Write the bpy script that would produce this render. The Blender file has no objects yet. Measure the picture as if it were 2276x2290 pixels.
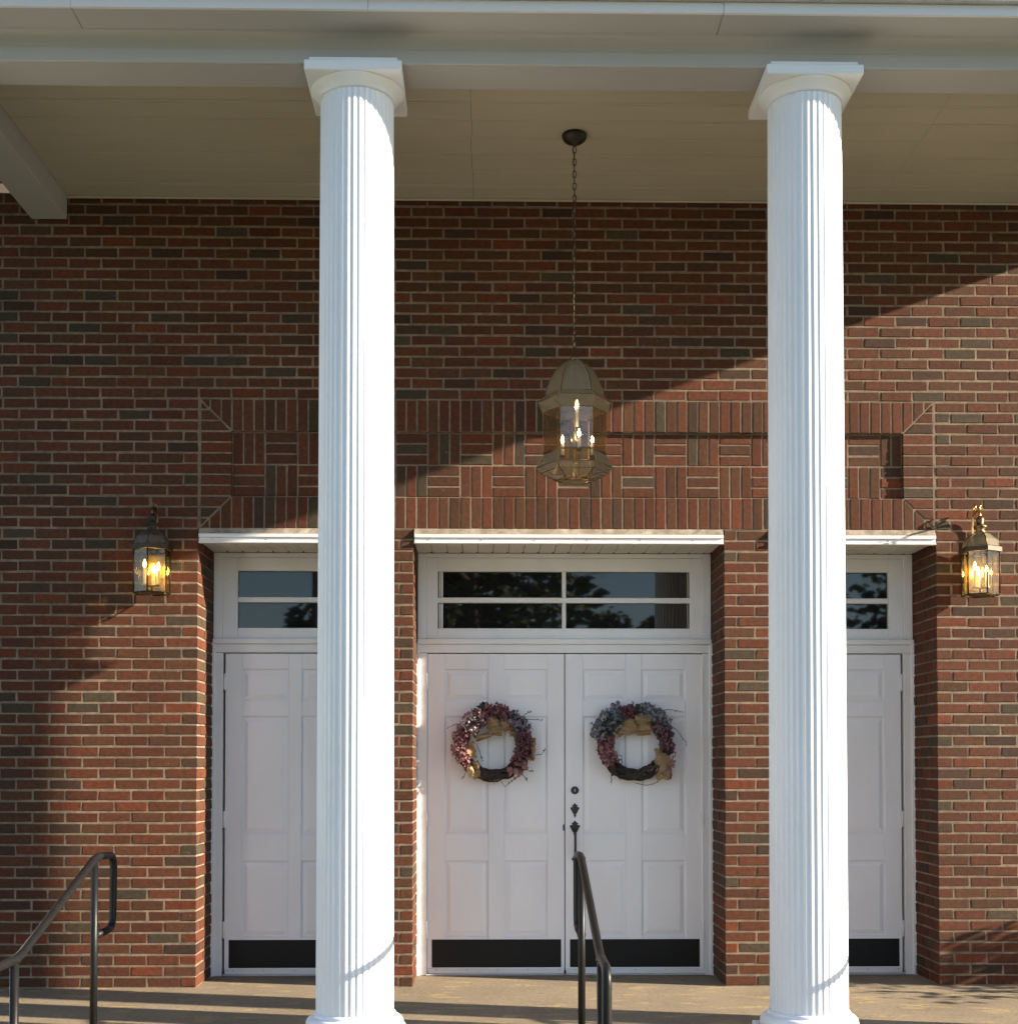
import bpy, math, random
from mathutils import Vector, Matrix

random.seed(7)
R = math.radians
scene = bpy.context.scene
col = scene.collection

# ------------------------------------------------------------------ camera
CAM = (-0.5235, -8.3359, 1.3578)
YAW, PITCH = 0.0179, 0.0244
FPX, CYPX = 3000.0, 1643.85          # focal length and principal row, in pixels of the 2276 px wide photograph
cam_data = bpy.data.cameras.new("camera")
cam = bpy.data.objects.new("camera", cam_data)
col.objects.link(cam)
cam.location = CAM
cam.rotation_euler = (math.pi / 2 + PITCH, 0, -YAW)
cam_data.sensor_fit = 'HORIZONTAL'
cam_data.sensor_width = 36
cam_data.lens = 36 * FPX / 2276
cam_data.shift_y = (CYPX - 1145) / 2276
cam_data.clip_start = 0.05
cam_data.clip_end = 2000
scene.camera = cam

# ------------------------------------------------------------------ sky, sun, exposure
SUN_TO = Vector((1.0, -0.238, 0.357)).normalized()      # towards the sun
elev = math.asin(SUN_TO.z)
azim = math.atan2(SUN_TO.x, SUN_TO.y)                  # clockwise from +Y
world = bpy.data.worlds.new("World")
scene.world = world
world.use_nodes = True
wn = world.node_tree.nodes
wl = world.node_tree.links
wn.clear()
sky = wn.new('ShaderNodeTexSky')
sky.sky_type = 'NISHITA'
sky.sun_disc = False
sky.sun_elevation = elev
sky.sun_rotation = azim
sky.air_density = 1.0
sky.dust_density = 0.2
sky.ozone_density = 2.0
bg = wn.new('ShaderNodeBackground')
bg.inputs['Strength'].default_value = 0.068
wo = wn.new('ShaderNodeOutputWorld')
wl.new(sky.outputs[0], bg.inputs['Color'])
wl.new(bg.outputs[0], wo.inputs['Surface'])

sun_data = bpy.data.lights.new("sun", 'SUN')
sun_data.energy = 5.0
sun_data.angle = R(0.53)
sun_data.color = (1.0, 0.86, 0.68)
sun = bpy.data.objects.new("sun", sun_data)
col.objects.link(sun)
sun.rotation_euler = SUN_TO.to_track_quat('Z', 'Y').to_euler()
sun.location = (20, -4, 8)

scene.view_settings.view_transform = 'Standard'
scene.view_settings.look = 'None'
scene.view_settings.gamma = 1
scene.view_settings.exposure = 1.85
scene.view_settings.use_curve_mapping = False
scene.render.engine = 'CYCLES'
scene.cycles.max_bounces = 8
scene.cycles.diffuse_bounces = 4
scene.cycles.transparent_max_bounces = 24

# ------------------------------------------------------------------ materials
def new_mat(name):
    m = bpy.data.materials.new(name)
    m.use_nodes = True
    nt = m.node_tree
    p = nt.nodes['Principled BSDF']
    return m, nt, p

def N(nt, t, **kw):
    n = nt.nodes.new(t)
    for k, v in kw.items():
        setattr(n, k, v)
    return n

def noise(nt, vec, scale, detail=3, rough=0.55):
    n = N(nt, 'ShaderNodeTexNoise')
    n.inputs['Scale'].default_value = scale
    n.inputs['Detail'].default_value = detail
    n.inputs['Roughness'].default_value = rough
    if vec is not None:
        nt.links.new(vec, n.inputs['Vector'])
    return n.outputs['Fac']

def ramp(nt, fac, stops):
    r = N(nt, 'ShaderNodeValToRGB')
    e = r.color_ramp.elements
    while len(e) < len(stops):
        e.new(0.5)
    for i, (pos, c) in enumerate(stops):
        e[i].position = pos
        e[i].color = (c[0], c[1], c[2], 1) if not isinstance(c, (int, float)) else (c, c, c, 1)
    nt.links.new(fac, r.inputs[0])
    return r.outputs[0]

def mixc(nt, fac, a, b, mode='MIX'):
    m = N(nt, 'ShaderNodeMix', data_type='RGBA', blend_type=mode)
    for sock, v in ((m.inputs[0], fac), (m.inputs[6], a), (m.inputs[7], b)):
        if isinstance(v, (int, float)):
            sock.default_value = v
        elif isinstance(v, (tuple, list)):
            sock.default_value = (v[0], v[1], v[2], 1)
        else:
            nt.links.new(v, sock)
    return m.outputs[2]

def math_node(nt, op, a, b=0.0):
    m = N(nt, 'ShaderNodeMath', operation=op)
    for sock, v in ((m.inputs[0], a), (m.inputs[1], b)):
        if isinstance(v, (int, float)):
            sock.default_value = v
        else:
            nt.links.new(v, sock)
    return m.outputs[0]

def pos(nt):
    return N(nt, 'ShaderNodeNewGeometry').outputs['Position']

def stretched(nt, v, s):
    mp = N(nt, 'ShaderNodeMapping')
    mp.inputs['Scale'].default_value = s
    nt.links.new(v, mp.inputs['Vector'])
    return mp.outputs[0]

def bump(nt, p, h, strength, dist):
    b = N(nt, 'ShaderNodeBump')
    b.inputs['Strength'].default_value = strength
    b.inputs['Distance'].default_value = dist
    nt.links.new(h, b.inputs['Height'])
    nt.links.new(b.outputs[0], p.inputs['Normal'])

def brick_mat(name, c, var=0.15):
    m, nt, p = new_mat(name)
    g = N(nt, 'ShaderNodeNewGeometry')
    oi = N(nt, 'ShaderNodeObjectInfo')
    r = math_node(nt, 'FRACT', math_node(nt, 'ADD', g.outputs['Random Per Island'], oi.outputs['Random']))
    P = g.outputs['Position']
    n1 = noise(nt, P, 38, 4, 0.6)
    n2 = noise(nt, P, 9, 2)
    dark = tuple(x * (1 - 1.5 * var) for x in c)
    light = tuple(min(1, x * (1 + 1.35 * var)) for x in c)
    base = mixc(nt, r, dark, light)
    mott = ramp(nt, n1, [(0.28, 0.62), (0.72, 1.30)])
    base = mixc(nt, 1.0, base, mott, 'MULTIPLY')
    smoke = ramp(nt, n2, [(0.46, 0.0), (0.72, 1.0)])
    base = mixc(nt, math_node(nt, 'MULTIPLY', smoke, 0.38), base, (0.050, 0.029, 0.017))
    # lime spatter left from pointing
    sp = noise(nt, P, 95, 1, 0.4)
    patch = noise(nt, P, 3.1, 2)
    spm = math_node(nt, 'MULTIPLY', ramp(nt, sp, [(0.76, 0.0), (0.80, 1.0)]), ramp(nt, patch, [(0.52, 0.0), (0.62, 1.0)]))
    base = mixc(nt, spm, base, (0.36, 0.30, 0.24))
    nt.links.new(base, p.inputs['Base Color'])
    p.inputs['Roughness'].default_value = 0.82
    p.inputs['Specular IOR Level'].default_value = 0.3
    bump(nt, p, math_node(nt, 'ADD', n1, math_node(nt, 'MULTIPLY', noise(nt, P, 160, 2), 0.5)), 0.35, 0.004)
    return m

BRICK = [brick_mat('brick_red', (0.083, 0.0240, 0.0098)),
         brick_mat('brick_brown', (0.070, 0.0262, 0.0108)),
         brick_mat('brick_dark', (0.046, 0.0220, 0.0125)),
         brick_mat('brick_grey', (0.049, 0.0345, 0.0190)),
         brick_mat('brick_orange', (0.112, 0.0275, 0.0098))]
def brick_pick():
    x = random.random()
    return 0 if x < 0.50 else 1 if x < 0.81 else 2 if x < 0.88 else 3 if x < 0.95 else 4

def mortar_mat():
    m, nt, p = new_mat('mortar')
    P = pos(nt)
    n = noise(nt, P, 22, 4)
    c = ramp(nt, n, [(0.3, (0.125, 0.091, 0.062)), (0.7, (0.235, 0.174, 0.120))])
    c = mixc(nt, 1.0, c, ramp(nt, noise(nt, P, 2.2, 4), [(0.35, 0.72), (0.65, 1.15)]), 'MULTIPLY')
    nt.links.new(c, p.inputs['Base Color'])
    p.inputs['Roughness'].default_value = 0.9
    bump(nt, p, noise(nt, P, 220, 2), 0.4, 0.003)
    return m
M_mortar = mortar_mat()

def paint_mat(name, c, rough=0.45, dirt=0.12, dirtcol=(0.32, 0.27, 0.2), scale=3.0, grain=(1, 1, 1), spec=0.5, bstr=0.08):
    m, nt, p = new_mat(name)
    P = stretched(nt, pos(nt), grain)
    n = noise(nt, P, scale, 5, 0.6)
    d = math_node(nt, 'MULTIPLY', ramp(nt, n, [(0.42, 0.0), (0.8, 1.0)]), dirt)
    base = mixc(nt, d, c, dirtcol)
    nt.links.new(base, p.inputs['Base Color'])
    rr = N(nt, 'ShaderNodeMapRange')
    nt.links.new(n, rr.inputs[0])
    rr.inputs['To Min'].default_value = rough - 0.08
    rr.inputs['To Max'].default_value = rough + 0.12
    nt.links.new(rr.outputs[0], p.inputs['Roughness'])
    p.inputs['Specular IOR Level'].default_value = spec
    bump(nt, p, noise(nt, P, 60, 3), bstr, 0.004)
    return m

M_column = paint_mat('column_paint', (0.78, 0.795, 0.83), 0.45, 0.22, (0.5, 0.47, 0.42), 2.0, (2, 2, 0.45), bstr=0.03)
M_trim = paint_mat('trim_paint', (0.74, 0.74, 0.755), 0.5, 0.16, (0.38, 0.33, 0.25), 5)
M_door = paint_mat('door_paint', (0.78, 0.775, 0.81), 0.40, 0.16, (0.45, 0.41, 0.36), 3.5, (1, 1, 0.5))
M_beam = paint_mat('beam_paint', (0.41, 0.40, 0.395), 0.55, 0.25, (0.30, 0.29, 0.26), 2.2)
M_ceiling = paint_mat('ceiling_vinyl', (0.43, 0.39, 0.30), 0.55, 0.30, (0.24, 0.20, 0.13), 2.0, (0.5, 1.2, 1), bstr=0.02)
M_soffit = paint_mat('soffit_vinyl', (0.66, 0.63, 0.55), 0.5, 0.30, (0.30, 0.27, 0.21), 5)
M_fascia = paint_mat('fascia_aluminium', (0.66, 0.66, 0.675), 0.35, 0.08, (0.45, 0.43, 0.4), 3)
M_caulk = paint_mat('old_caulk', (0.20, 0.16, 0.12), 0.85, 0.8, (0.50, 0.44, 0.36), 14)
M_black = paint_mat('kick_plate_black', (0.007, 0.007, 0.008), 0.5, 0.25, (0.02, 0.02, 0.02), 6, spec=0.25)
M_iron = paint_mat('blackened_iron', (0.02, 0.019, 0.018), 0.5, 0.3, (0.07, 0.06, 0.05), 30)
M_gap = paint_mat('dark_gap', (0.03, 0.027, 0.022), 0.9, 0.2)
M_alum = paint_mat('mill_aluminium', (0.45, 0.45, 0.46), 0.4, 0.4, (0.2, 0.19, 0.17), 9)
M_roof = paint_mat('roof_shingle', (0.09, 0.088, 0.085), 0.9, 0.5, (0.05, 0.05, 0.05), 8)
M_core = paint_mat('light_block_core', (0.12, 0.09, 0.07), 0.9)

def rail_mat():
    m, nt, p = new_mat('rail_enamel')
    P = pos(nt)
    n = noise(nt, P, 18, 5, 0.7)
    c = ramp(nt, n, [(0.3, (0.006, 0.006, 0.0065)), (0.62, (0.010, 0.0098, 0.0095)), (0.80, (0.026, 0.023, 0.020))])
    nt.links.new(c, p.inputs['Base Color'])
    p.inputs['Roughness'].default_value = 0.40
    p.inputs['Specular IOR Level'].default_value = 0.22
    bump(nt, p, noise(nt, P, 70, 3), 0.12, 0.003)
    return m
M_rail = rail_mat()

def brass_mat(name, c, rough, metal=1.0):
    m, nt, p = new_mat(name)
    P = pos(nt)
    n = noise(nt, P, 30, 4)
    nt.links.new(ramp(nt, n, [(0.3, tuple(x * 0.55 for x in c)), (0.7, c)]), p.inputs['Base Color'])
    p.inputs['Metallic'].default_value = metal
    p.inputs['Roughness'].default_value = rough
    return m
M_brass = brass_mat('antique_brass', (0.22, 0.15, 0.075), 0.42)
M_bright_brass = brass_mat('polished_brass', (0.75, 0.52, 0.2), 0.25)
M_dark_brass = brass_mat('dark_bronze', (0.055, 0.042, 0.03), 0.5, 0.7)
M_dome = brass_mat('tarnished_dome', (0.16, 0.125, 0.085), 0.45, 0.6)

def glass_mat(name, tint, gl, rough=0.04, glc=(1, 1, 1)):
    m = bpy.data.materials.new(name)
    m.use_nodes = True
    nt = m.node_tree
    nt.nodes.remove(nt.nodes['Principled BSDF'])
    tr = N(nt, 'ShaderNodeBsdfTransparent')
    tr.inputs[0].default_value = (*tint, 1)
    g = N(nt, 'ShaderNodeBsdfGlossy')
    g.inputs['Roughness'].default_value = rough
    g.inputs['Color'].default_value = (*glc, 1)
    n = noise(nt, pos(nt), 45, 2)
    b = N(nt, 'ShaderNodeBump')
    b.inputs['Strength'].default_value = 0.12
    b.inputs['Distance'].default_value = 0.01
    nt.links.new(n, b.inputs['Height'])
    nt.links.new(b.outputs[0], g.inputs['Normal'])
    mx = N(nt, 'ShaderNodeMixShader')
    mx.inputs[0].default_value = gl
    nt.links.new(tr.outputs[0], mx.inputs[1])
    nt.links.new(g.outputs[0], mx.inputs[2])
    nt.links.new(mx.outputs[0], nt.nodes['Material Output'].inputs['Surface'])
    return m
M_glass = glass_mat('bevelled_clear_glass', (0.93, 0.91, 0.87), 0.06)
M_lamplit_glass = glass_mat('lamplight_tinted_glass', (0.95, 0.87, 0.66), 0.04)  # yellow lamplight on the panes is put into the glass tint

def milky_mat(name, c, body, gl):
    m = bpy.data.materials.new(name)
    m.use_nodes = True
    nt = m.node_tree
    p = nt.nodes['Principled BSDF']
    n = noise(nt, pos(nt), 25, 3)
    nt.links.new(ramp(nt, n, [(0.3, tuple(q * .7 for q in c)), (0.7, c)]), p.inputs['Base Color'])
    p.inputs['Roughness'].default_value = 0.25
    p.inputs['Transmission Weight'].default_value = 0.0
    tr = N(nt, 'ShaderNodeBsdfTransparent')
    tr.inputs[0].default_value = (0.80, 0.74, 0.64, 1)
    mx = N(nt, 'ShaderNodeMixShader')
    mx.inputs[0].default_value = body
    nt.links.new(tr.outputs[0], mx.inputs[1])
    nt.links.new(p.outputs[0], mx.inputs[2])
    nt.links.new(mx.outputs[0], nt.nodes['Material Output'].inputs['Surface'])
    return m
M_smoke = milky_mat('smoked_bevel_glass', (0.30, 0.265, 0.19), 0.42, 0.2)
M_dusty = milky_mat('dusty_lantern_glass', (0.20, 0.185, 0.15), 0.09, 0.2)

def pane_mat():
    m, nt, p = new_mat('dark_window_glass')
    p.inputs['Base Color'].default_value = (0.010, 0.010, 0.010, 1)
    p.inputs['Roughness'].default_value = 0.02
    p.inputs['IOR'].default_value = 1.68
    bump(nt, p, noise(nt, pos(nt), 2.5, 1), 0.05, 0.01)
    return m
M_pane = pane_mat()

def emit_mat(name, c, s):
    m, nt, p = new_mat(name)
    p.inputs['Base Color'].default_value = (*c, 1)
    p.inputs['Emission Color'].default_value = (*c, 1)
    p.inputs['Emission Strength'].default_value = s
    return m
M_flame = emit_mat('lit_bulb', (1.0, 0.66, 0.30), 24.0)
M_candle = paint_mat('candle_sleeve', (0.75, 0.70, 0.58), 0.5)

def floor_mat():
    m, nt, p = new_mat('worn_painted_concrete')
    P = pos(nt)
    a = noise(nt, P, 1.6, 6, 0.62)
    b = noise(nt, stretched(nt, P, (0.6, 1.6, 1)), 5.5, 6, 0.7)
    c = noise(nt, P, 40, 3)
    base = ramp(nt, a, [(0.3, (0.175, 0.138, 0.092)), (0.7, (0.26, 0.207, 0.138))])
    peel = ramp(nt, b, [(0.565, 0.0), (0.60, 1.0)])
    base = mixc(nt, math_node(nt, 'MULTIPLY', peel, 0.75), base, (0.36, 0.275, 0.125))
    bare = ramp(nt, b, [(0.36, 1.0), (0.40, 0.0)])
    base = mixc(nt, math_node(nt, 'MULTIPLY', bare, 0.6), base, (0.16, 0.135, 0.11))
    base = mixc(nt, 1.0, base, ramp(nt, c, [(0.25, 0.72), (0.7, 1.1)]), 'MULTIPLY')
    nt.links.new(base, p.inputs['Base Color'])
    p.inputs['Roughness'].default_value = 0.75
    bump(nt, p, math_node(nt, 'ADD', math_node(nt, 'MULTIPLY', peel, 0.6), c), 0.4, 0.004)
    return m
M_floor = floor_mat()

def ground_mat(name, c0, c1, scale):
    m, nt, p = new_mat(name)
    n = noise(nt, pos(nt), scale, 6, 0.65)
    nt.links.new(ramp(nt, n, [(0.3, c0), (0.7, c1)]), p.inputs['Base Color'])
    p.inputs['Roughness'].default_value = 0.9
    bump(nt, p, noise(nt, pos(nt), scale * 12, 3), 0.5, 0.02)
    return m
M_concrete = ground_mat('walk_concrete', (0.20, 0.185, 0.16), (0.28, 0.26, 0.225), 1.5)
M_lawn = ground_mat('lawn', (0.040, 0.060, 0.018), (0.085, 0.095, 0.034), 1.2)
M_leaf = ground_mat('tree_leaf', (0.028, 0.05, 0.016), (0.07, 0.10, 0.03), 1.1)
M_bark = ground_mat('bark', (0.06, 0.045, 0.032), (0.13, 0.10, 0.07), 9)

# ------------------------------------------------------------------ mesh helpers
class MB:
    def __init__(self):
        self.v, self.f, self.mi, self.sm = [], [], [], []
    def add(self, vs, fs, mi=0, smooth=False):
        o = len(self.v)
        self.v += [tuple(q) for q in vs]
        for f in fs:
            self.f.append(tuple(i + o for i in f)); self.mi.append(mi); self.sm.append(smooth)
    def box(self, x0, x1, y0, y1, z0, z1, b=0.0, mi=0):
        if b <= 0:
            vs = [(x, y, z) for x in (x0, x1) for y in (y0, y1) for z in (z0, z1)]
            self.add(vs, [(0, 1, 3, 2), (4, 6, 7, 5), (0, 4, 5, 1), (2, 3, 7, 6), (0, 2, 6, 4), (1, 5, 7, 3)], mi)
        else:
            self.add(*bevel_box(x0, x1, y0, y1, z0, z1, b), mi)
        return self
    def tube(self, pts, r, n=10, cap=True, mi=0, smooth=True):
        pts = [Vector(p) for p in pts]
        rr = r if isinstance(r, (list, tuple)) else [r] * len(pts)
        vs, fs = [], []
        prev = None
        for i, p in enumerate(pts):
            d = (pts[min(i + 1, len(pts) - 1)] - pts[max(i - 1, 0)]).normalized()
            if prev is None:
                a = Vector((0, 0, 1)) if abs(d.z) < 0.9 else Vector((1, 0, 0))
                u = d.cross(a).normalized()
            else:
                u = (prev - d * prev.dot(d)).normalized()
            prev = u
            w = d.cross(u)
            for k in range(n):
                t = 2 * math.pi * k / n
                vs.append(p + (u * math.cos(t) + w * math.sin(t)) * rr[i])
        for i in range(len(pts) - 1):
            for k in range(n):
                a, b2 = i * n + k, i * n + (k + 1) % n
                fs.append((a, b2, b2 + n, a + n))
        self.add(vs, fs, mi, smooth)
        if cap:
            o = len(self.v) - len(vs)
            self.f.append(tuple(o + k for k in reversed(range(n)))); self.mi.append(mi); self.sm.append(False)
            self.f.append(tuple(o + (len(pts) - 1) * n + k for k in range(n))); self.mi.append(mi); self.sm.append(False)
        return self
    def lathe(self, prof, n=48, c=(0, 0), phase=0.0, mi=0, smooth=True, caps=True):
        vs, fs = [], []
        for (r, z) in prof:
            for k in range(n):
                t = 2 * math.pi * k / n + phase
                vs.append((c[0] + r * math.cos(t), c[1] + r * math.sin(t), z))
        for i in range(len(prof) - 1):
            for k in range(n):
                a, b2 = i * n + k, i * n + (k + 1) % n
                fs.append((a, b2, b2 + n, a + n))
        if caps:
            fs.append(tuple(reversed(range(n))))
            fs.append(tuple((len(prof) - 1) * n + k for k in range(n)))
        self.add(vs, fs, mi, smooth)
        return self
    def prism(self, poly, y0, y1, b=0.0, mi=0):
        """convex polygon in XZ (counter-clockwise seen from -Y), front at y0, back at y1, bevelled front rim"""
        n = len(poly)
        if b > 0:
            inner = offset_poly(poly, b)
            vs = [(x, y0, z) for x, z in inner] + [(x, y0 + b, z) for x, z in poly] + [(x, y1, z) for x, z in poly]
            fs = [tuple(range(n))]
            for i in range(n):
                j = (i + 1) % n
                fs.append((i, n + i, n + j, j)); fs.append((n + i, 2 * n + i, 2 * n + j, n + j))
            fs.append(tuple(2 * n + i for i in reversed(range(n))))
        else:
            vs = [(x, y0, z) for x, z in poly] + [(x, y1, z) for x, z in poly]
            fs = [tuple(range(n)), tuple(n + i for i in reversed(range(n)))]
            for i in range(n):
                j = (i + 1) % n
                fs.append((i, n + i, n + j, j))
        self.add(vs, fs, mi)
        return self
    def mesh(self, name, mats):
        me = bpy.data.meshes.new(name)
        me.from_pydata(self.v, [], self.f)
        for m in (mats if isinstance(mats, (list, tuple)) else [mats]):
            me.materials.append(m)
        me.polygons.foreach_set('material_index', self.mi)
        me.polygons.foreach_set('use_smooth', self.sm)
        me.update()
        return me
    def build(self, name, mats, parent=None):
        o = bpy.data.objects.new(name, self.mesh(name, mats))
        col.objects.link(o)
        if parent is not None:
            o.parent = parent
        return o

def offset_poly(poly, d):
    n = len(poly)
    out = []
    for i in range(n):
        p0, p1, p2 = Vector(poly[i - 1]), Vector(poly[i]), Vector(poly[(i + 1) % n])
        e1, e2 = (p1 - p0).normalized(), (p2 - p1).normalized()
        n1, n2 = Vector((-e1.y, e1.x)), Vector((-e2.y, e2.x))
        k = 1 + n1.dot(n2)
        q = p1 + (n1 + n2) * (d / max(k, 0.4))
        out.append((q.x, q.y))
    return out

def bevel_box(x0, x1, y0, y1, z0, z1, b):
    vs, idx = [], {}
    X, Y, Z = (x0, x1), (y0, y1), (z0, z1)
    for ix in (0, 1):
        for iy in (0, 1):
            for iz in (0, 1):
                sx, sy, sz = (1 - 2 * ix), (1 - 2 * iy), (1 - 2 * iz)
                for ax in range(3):
                    q = [X[ix] + sx * b, Y[iy] + sy * b, Z[iz] + sz * b]
                    q[ax] = (X[ix], Y[iy], Z[iz])[ax]
                    idx[(ix, iy, iz, ax)] = len(vs); vs.append(tuple(q))
    fs = []
    for ax in range(3):
        o = [a for a in range(3) if a != ax]
        for s in (0, 1):
            ring = []
            for a, c in ((0, 0), (1, 0), (1, 1), (0, 1)):
                k = [0, 0, 0]; k[ax] = s; k[o[0]] = a; k[o[1]] = c
                ring.append(idx[(*k, ax)])
            if (s == 0) == (ax != 1):
                ring = ring[::-1]
            fs.append(tuple(ring))
    for ax in range(3):                      # edges along ax
        o = [a for a in range(3) if a != ax]
        for a in (0, 1):
            for c in (0, 1):
                k0 = [0, 0, 0]; k0[o[0]] = a; k0[o[1]] = c
                k1 = list(k0); k1[ax] = 1
                q = [idx[(*k0, o[0])], idx[(*k1, o[0])], idx[(*k1, o[1])], idx[(*k0, o[1])]]
                fl = (a ^ c) ^ (1 if ax == 1 else 0)
                fs.append(tuple(q) if fl else tuple(q[::-1]))
    for ix in (0, 1):
        for iy in (0, 1):
            for iz in (0, 1):
                t = [idx[(ix, iy, iz, a)] for a in range(3)]
                fs.append(tuple(t) if (ix ^ iy ^ iz) else tuple(t[::-1]))
    return vs, fs

def fillet(pts, r, n=6):
    pts = [Vector(p) for p in pts]
    out = [pts[0]]
    for i in range(1, len(pts) - 1):
        a, b, c = pts[i - 1], pts[i], pts[i + 1]
        d1, d2 = (a - b), (c - b)
        k = min(r, d1.length * 0.48, d2.length * 0.48)
        p, q = b + d1.normalized() * k, b + d2.normalized() * k
        for s in range(n + 1):
            t = s / n
            out.append(p * (1 - t) ** 2 + b * 2 * t * (1 - t) + q * t * t)
    out.append(pts[-1])
    return out

def tag(o, label=None, cat=None, group=None, kind=None):
    if label: o['label'] = label
    if cat: o['category'] = cat
    if group: o['group'] = group
    if kind: o['kind'] = kind
    return o

def empty(name, loc=(0, 0, 0)):
    o = bpy.data.objects.new(name, None)
    o.location = loc
    o.empty_display_size = 0.1
    col.objects.link(o)
    return o

def copy_tree(o, parent=None):
    c = o.copy()
    col.objects.link(c)
    if parent is not None:
        c.parent = parent
    for ch in list(o.children):
        copy_tree(ch, c)
    return c

# ------------------------------------------------------------------ key dimensions (metres, porch floor z = 0, brick face y = 0)
CO = 0.06773                 # one brick course
BL, BH, BT, JT = 0.1937, 0.0572, 0.0921, 0.0095
PX, PZ0, PZ1 = 2.303, 42 * CO, 54 * CO
OPEN_C, PIER_O = 0.968, 1.250          # half width of the middle opening; outer edge of the piers
YF = 0.455                   # face of the door frames
GZ = -0.34                   # ground
ZCEIL = 4.924
BEAM_Z = 4.782
COL_Y = -1.735
COL_X = (-1.159, 1.070)
CORNER_X = (-3.30, 3.36)

# ------------------------------------------------------------------ ground, walk, porch, steps
g = MB(); g.add([(-600, -600, GZ - 0.05), (600, -600, GZ - 0.05), (600, 600, GZ - 0.05), (-600, 600, GZ - 0.05)], [(0, 1, 2, 3)])
tag(g.build('ground', M_lawn), kind='structure')
w = MB(); w.box(-1.6, 1.6, -14.0, -2.465, GZ - 0.3, GZ)
tag(w.build('walkway', M_concrete), kind='structure')
w = MB(); w.box(-60, 60, -24.0, -14.004, GZ - 0.3, GZ - 0.01)
tag(w.build('road', ground_mat('road_asphalt', (0.045, 0.045, 0.047), (0.075, 0.073, 0.07), 2)), kind='structure')
w = MB(); w.box(-3.95, 3.95, -2.12, 0.69, GZ - 0.2, 0.0, 0.006)
tag(w.build('porch_floor', M_floor), kind='structure')
w = MB(); w.box(-3.95, 3.95, -2.46, -2.123, GZ - 0.2, -0.17, 0.006)
tag(w.build('porch_step', M_floor), kind='structure')

# ------------------------------------------------------------------ brick wall
def px_of(X, Z):
    dx, dy, dz = X - CAM[0], -CAM[1], Z - CAM[2]
    x = dx * math.cos(YAW) - dy * math.sin(YAW); y = dx * math.sin(YAW) + dy * math.cos(YAW)
    y2 = y * math.cos(PITCH) + dz * math.sin(PITCH); z2 = -y * math.sin(PITCH) + dz * math.cos(PITCH)
    return 1138 + FPX * x / y2, CYPX - FPX * z2 / y2

BR_MESH = {}
def brick_mesh(lx, ly, lz, variant):
    key = (round(lx, 3), round(ly, 3), round(lz, 3), variant)
    if key not in BR_MESH:
        rnd = random.Random(hash(key) & 0xffff)
        vs, fs = bevel_box(-lx / 2, lx / 2, -ly / 2, ly / 2, -lz / 2, lz / 2, 0.0036)
        vs = [(x + rnd.uniform(-.0024, .0024), y + rnd.uniform(-.0006, .0006), z + rnd.uniform(-.0021, .0021)) for x, y, z in vs]
        m = MB(); m.add(vs, fs)
        BR_MESH[key] = (m.mesh('brick', BRICK[0]), vs, fs)
    return BR_MESH[key]

def place_bricks(items, parent, n_single):
    """items: (x0,x1,y0,y1,z0,z1); the n_single that show largest become objects, the rest one mesh of brickwork"""
    scored = []
    for it in items:
        x, z = (it[0] + it[1]) / 2, (it[4] + it[5]) / 2
        u, v = px_of(x, z)
        hid = not (10 < u < 2266 and 450 < v < 2285) or 695 < u < 895 or 1705 < u < 1905 or (u < 150 and v < 500)
        if 1205 < u < 1370 and 800 < v < 1080: hid = True
        area = (it[1] - it[0]) * (it[5] - it[4]) * (0.25 if it[2] > 0.05 else 1.0)
        d2 = (x - CAM[0]) ** 2 + CAM[1] ** 2 + (z - CAM[2]) ** 2
        scored.append((1e9 if hid else 0.0) + d2 / max(area, 1e-5), )
    order = sorted(range(len(items)), key=lambda i: scored[i])
    single = set(order[:n_single])
    rest = MB()
    for i, it in enumerate(items):
        x0, x1, y0, y1, z0, z1 = it
        jx, jy, jz = random.uniform(-.0016, .0016), random.uniform(-.0022, .0003), random.uniform(-.0012, .0012)
        rot = random.uniform(-.006, .006)
        c = ((x0 + x1) / 2 + jx, (y0 + y1) / 2 + jy, (z0 + z1) / 2 + jz)
        me, vs, fs = brick_mesh(x1 - x0, y1 - y0, z1 - z0, random.randrange(4))
        k = brick_pick()
        if i in single:
            o = bpy.data.objects.new('brick', me)
            o.location = c
            o.rotation_euler = (0, rot, 0)
            o.parent = parent
            o.material_slots[0].link = 'OBJECT'
            o.material_slots[0].material = BRICK[k]
            col.objects.link(o)
        else:
            ca, sa = math.cos(rot), math.sin(rot)
            rest.add([(c[0] + x * ca + z * sa, c[1] + y, c[2] - x * sa + z * ca) for x, y, z in vs], fs, k)
    if rest.v:
        tag(rest.build('brickwork', BRICK, parent), kind='stuff')

WALL_L, WALL_R = -4.30, 4.30
NCO = 73
wall_items = []
def zc(k): return k * CO + (CO - BH) / 2, k * CO + (CO - BH) / 2 + BH

def run(x_from, x_to, first, k, into, sgn):
    """lay one course from x_from towards x_to (sgn = -1 left, +1 right)"""
    z0, z1 = zc(k)
    x, ln = x_from, first
    while (x_to - x) * sgn > 0.02:
        e = x + sgn * ln
        if (x_to - e) * sgn < 0: e = x_to
        into.append((min(x, e), max(x, e), 0.0, BT, z0, z1))
        x = e + sgn * JT
        ln = BL

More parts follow.
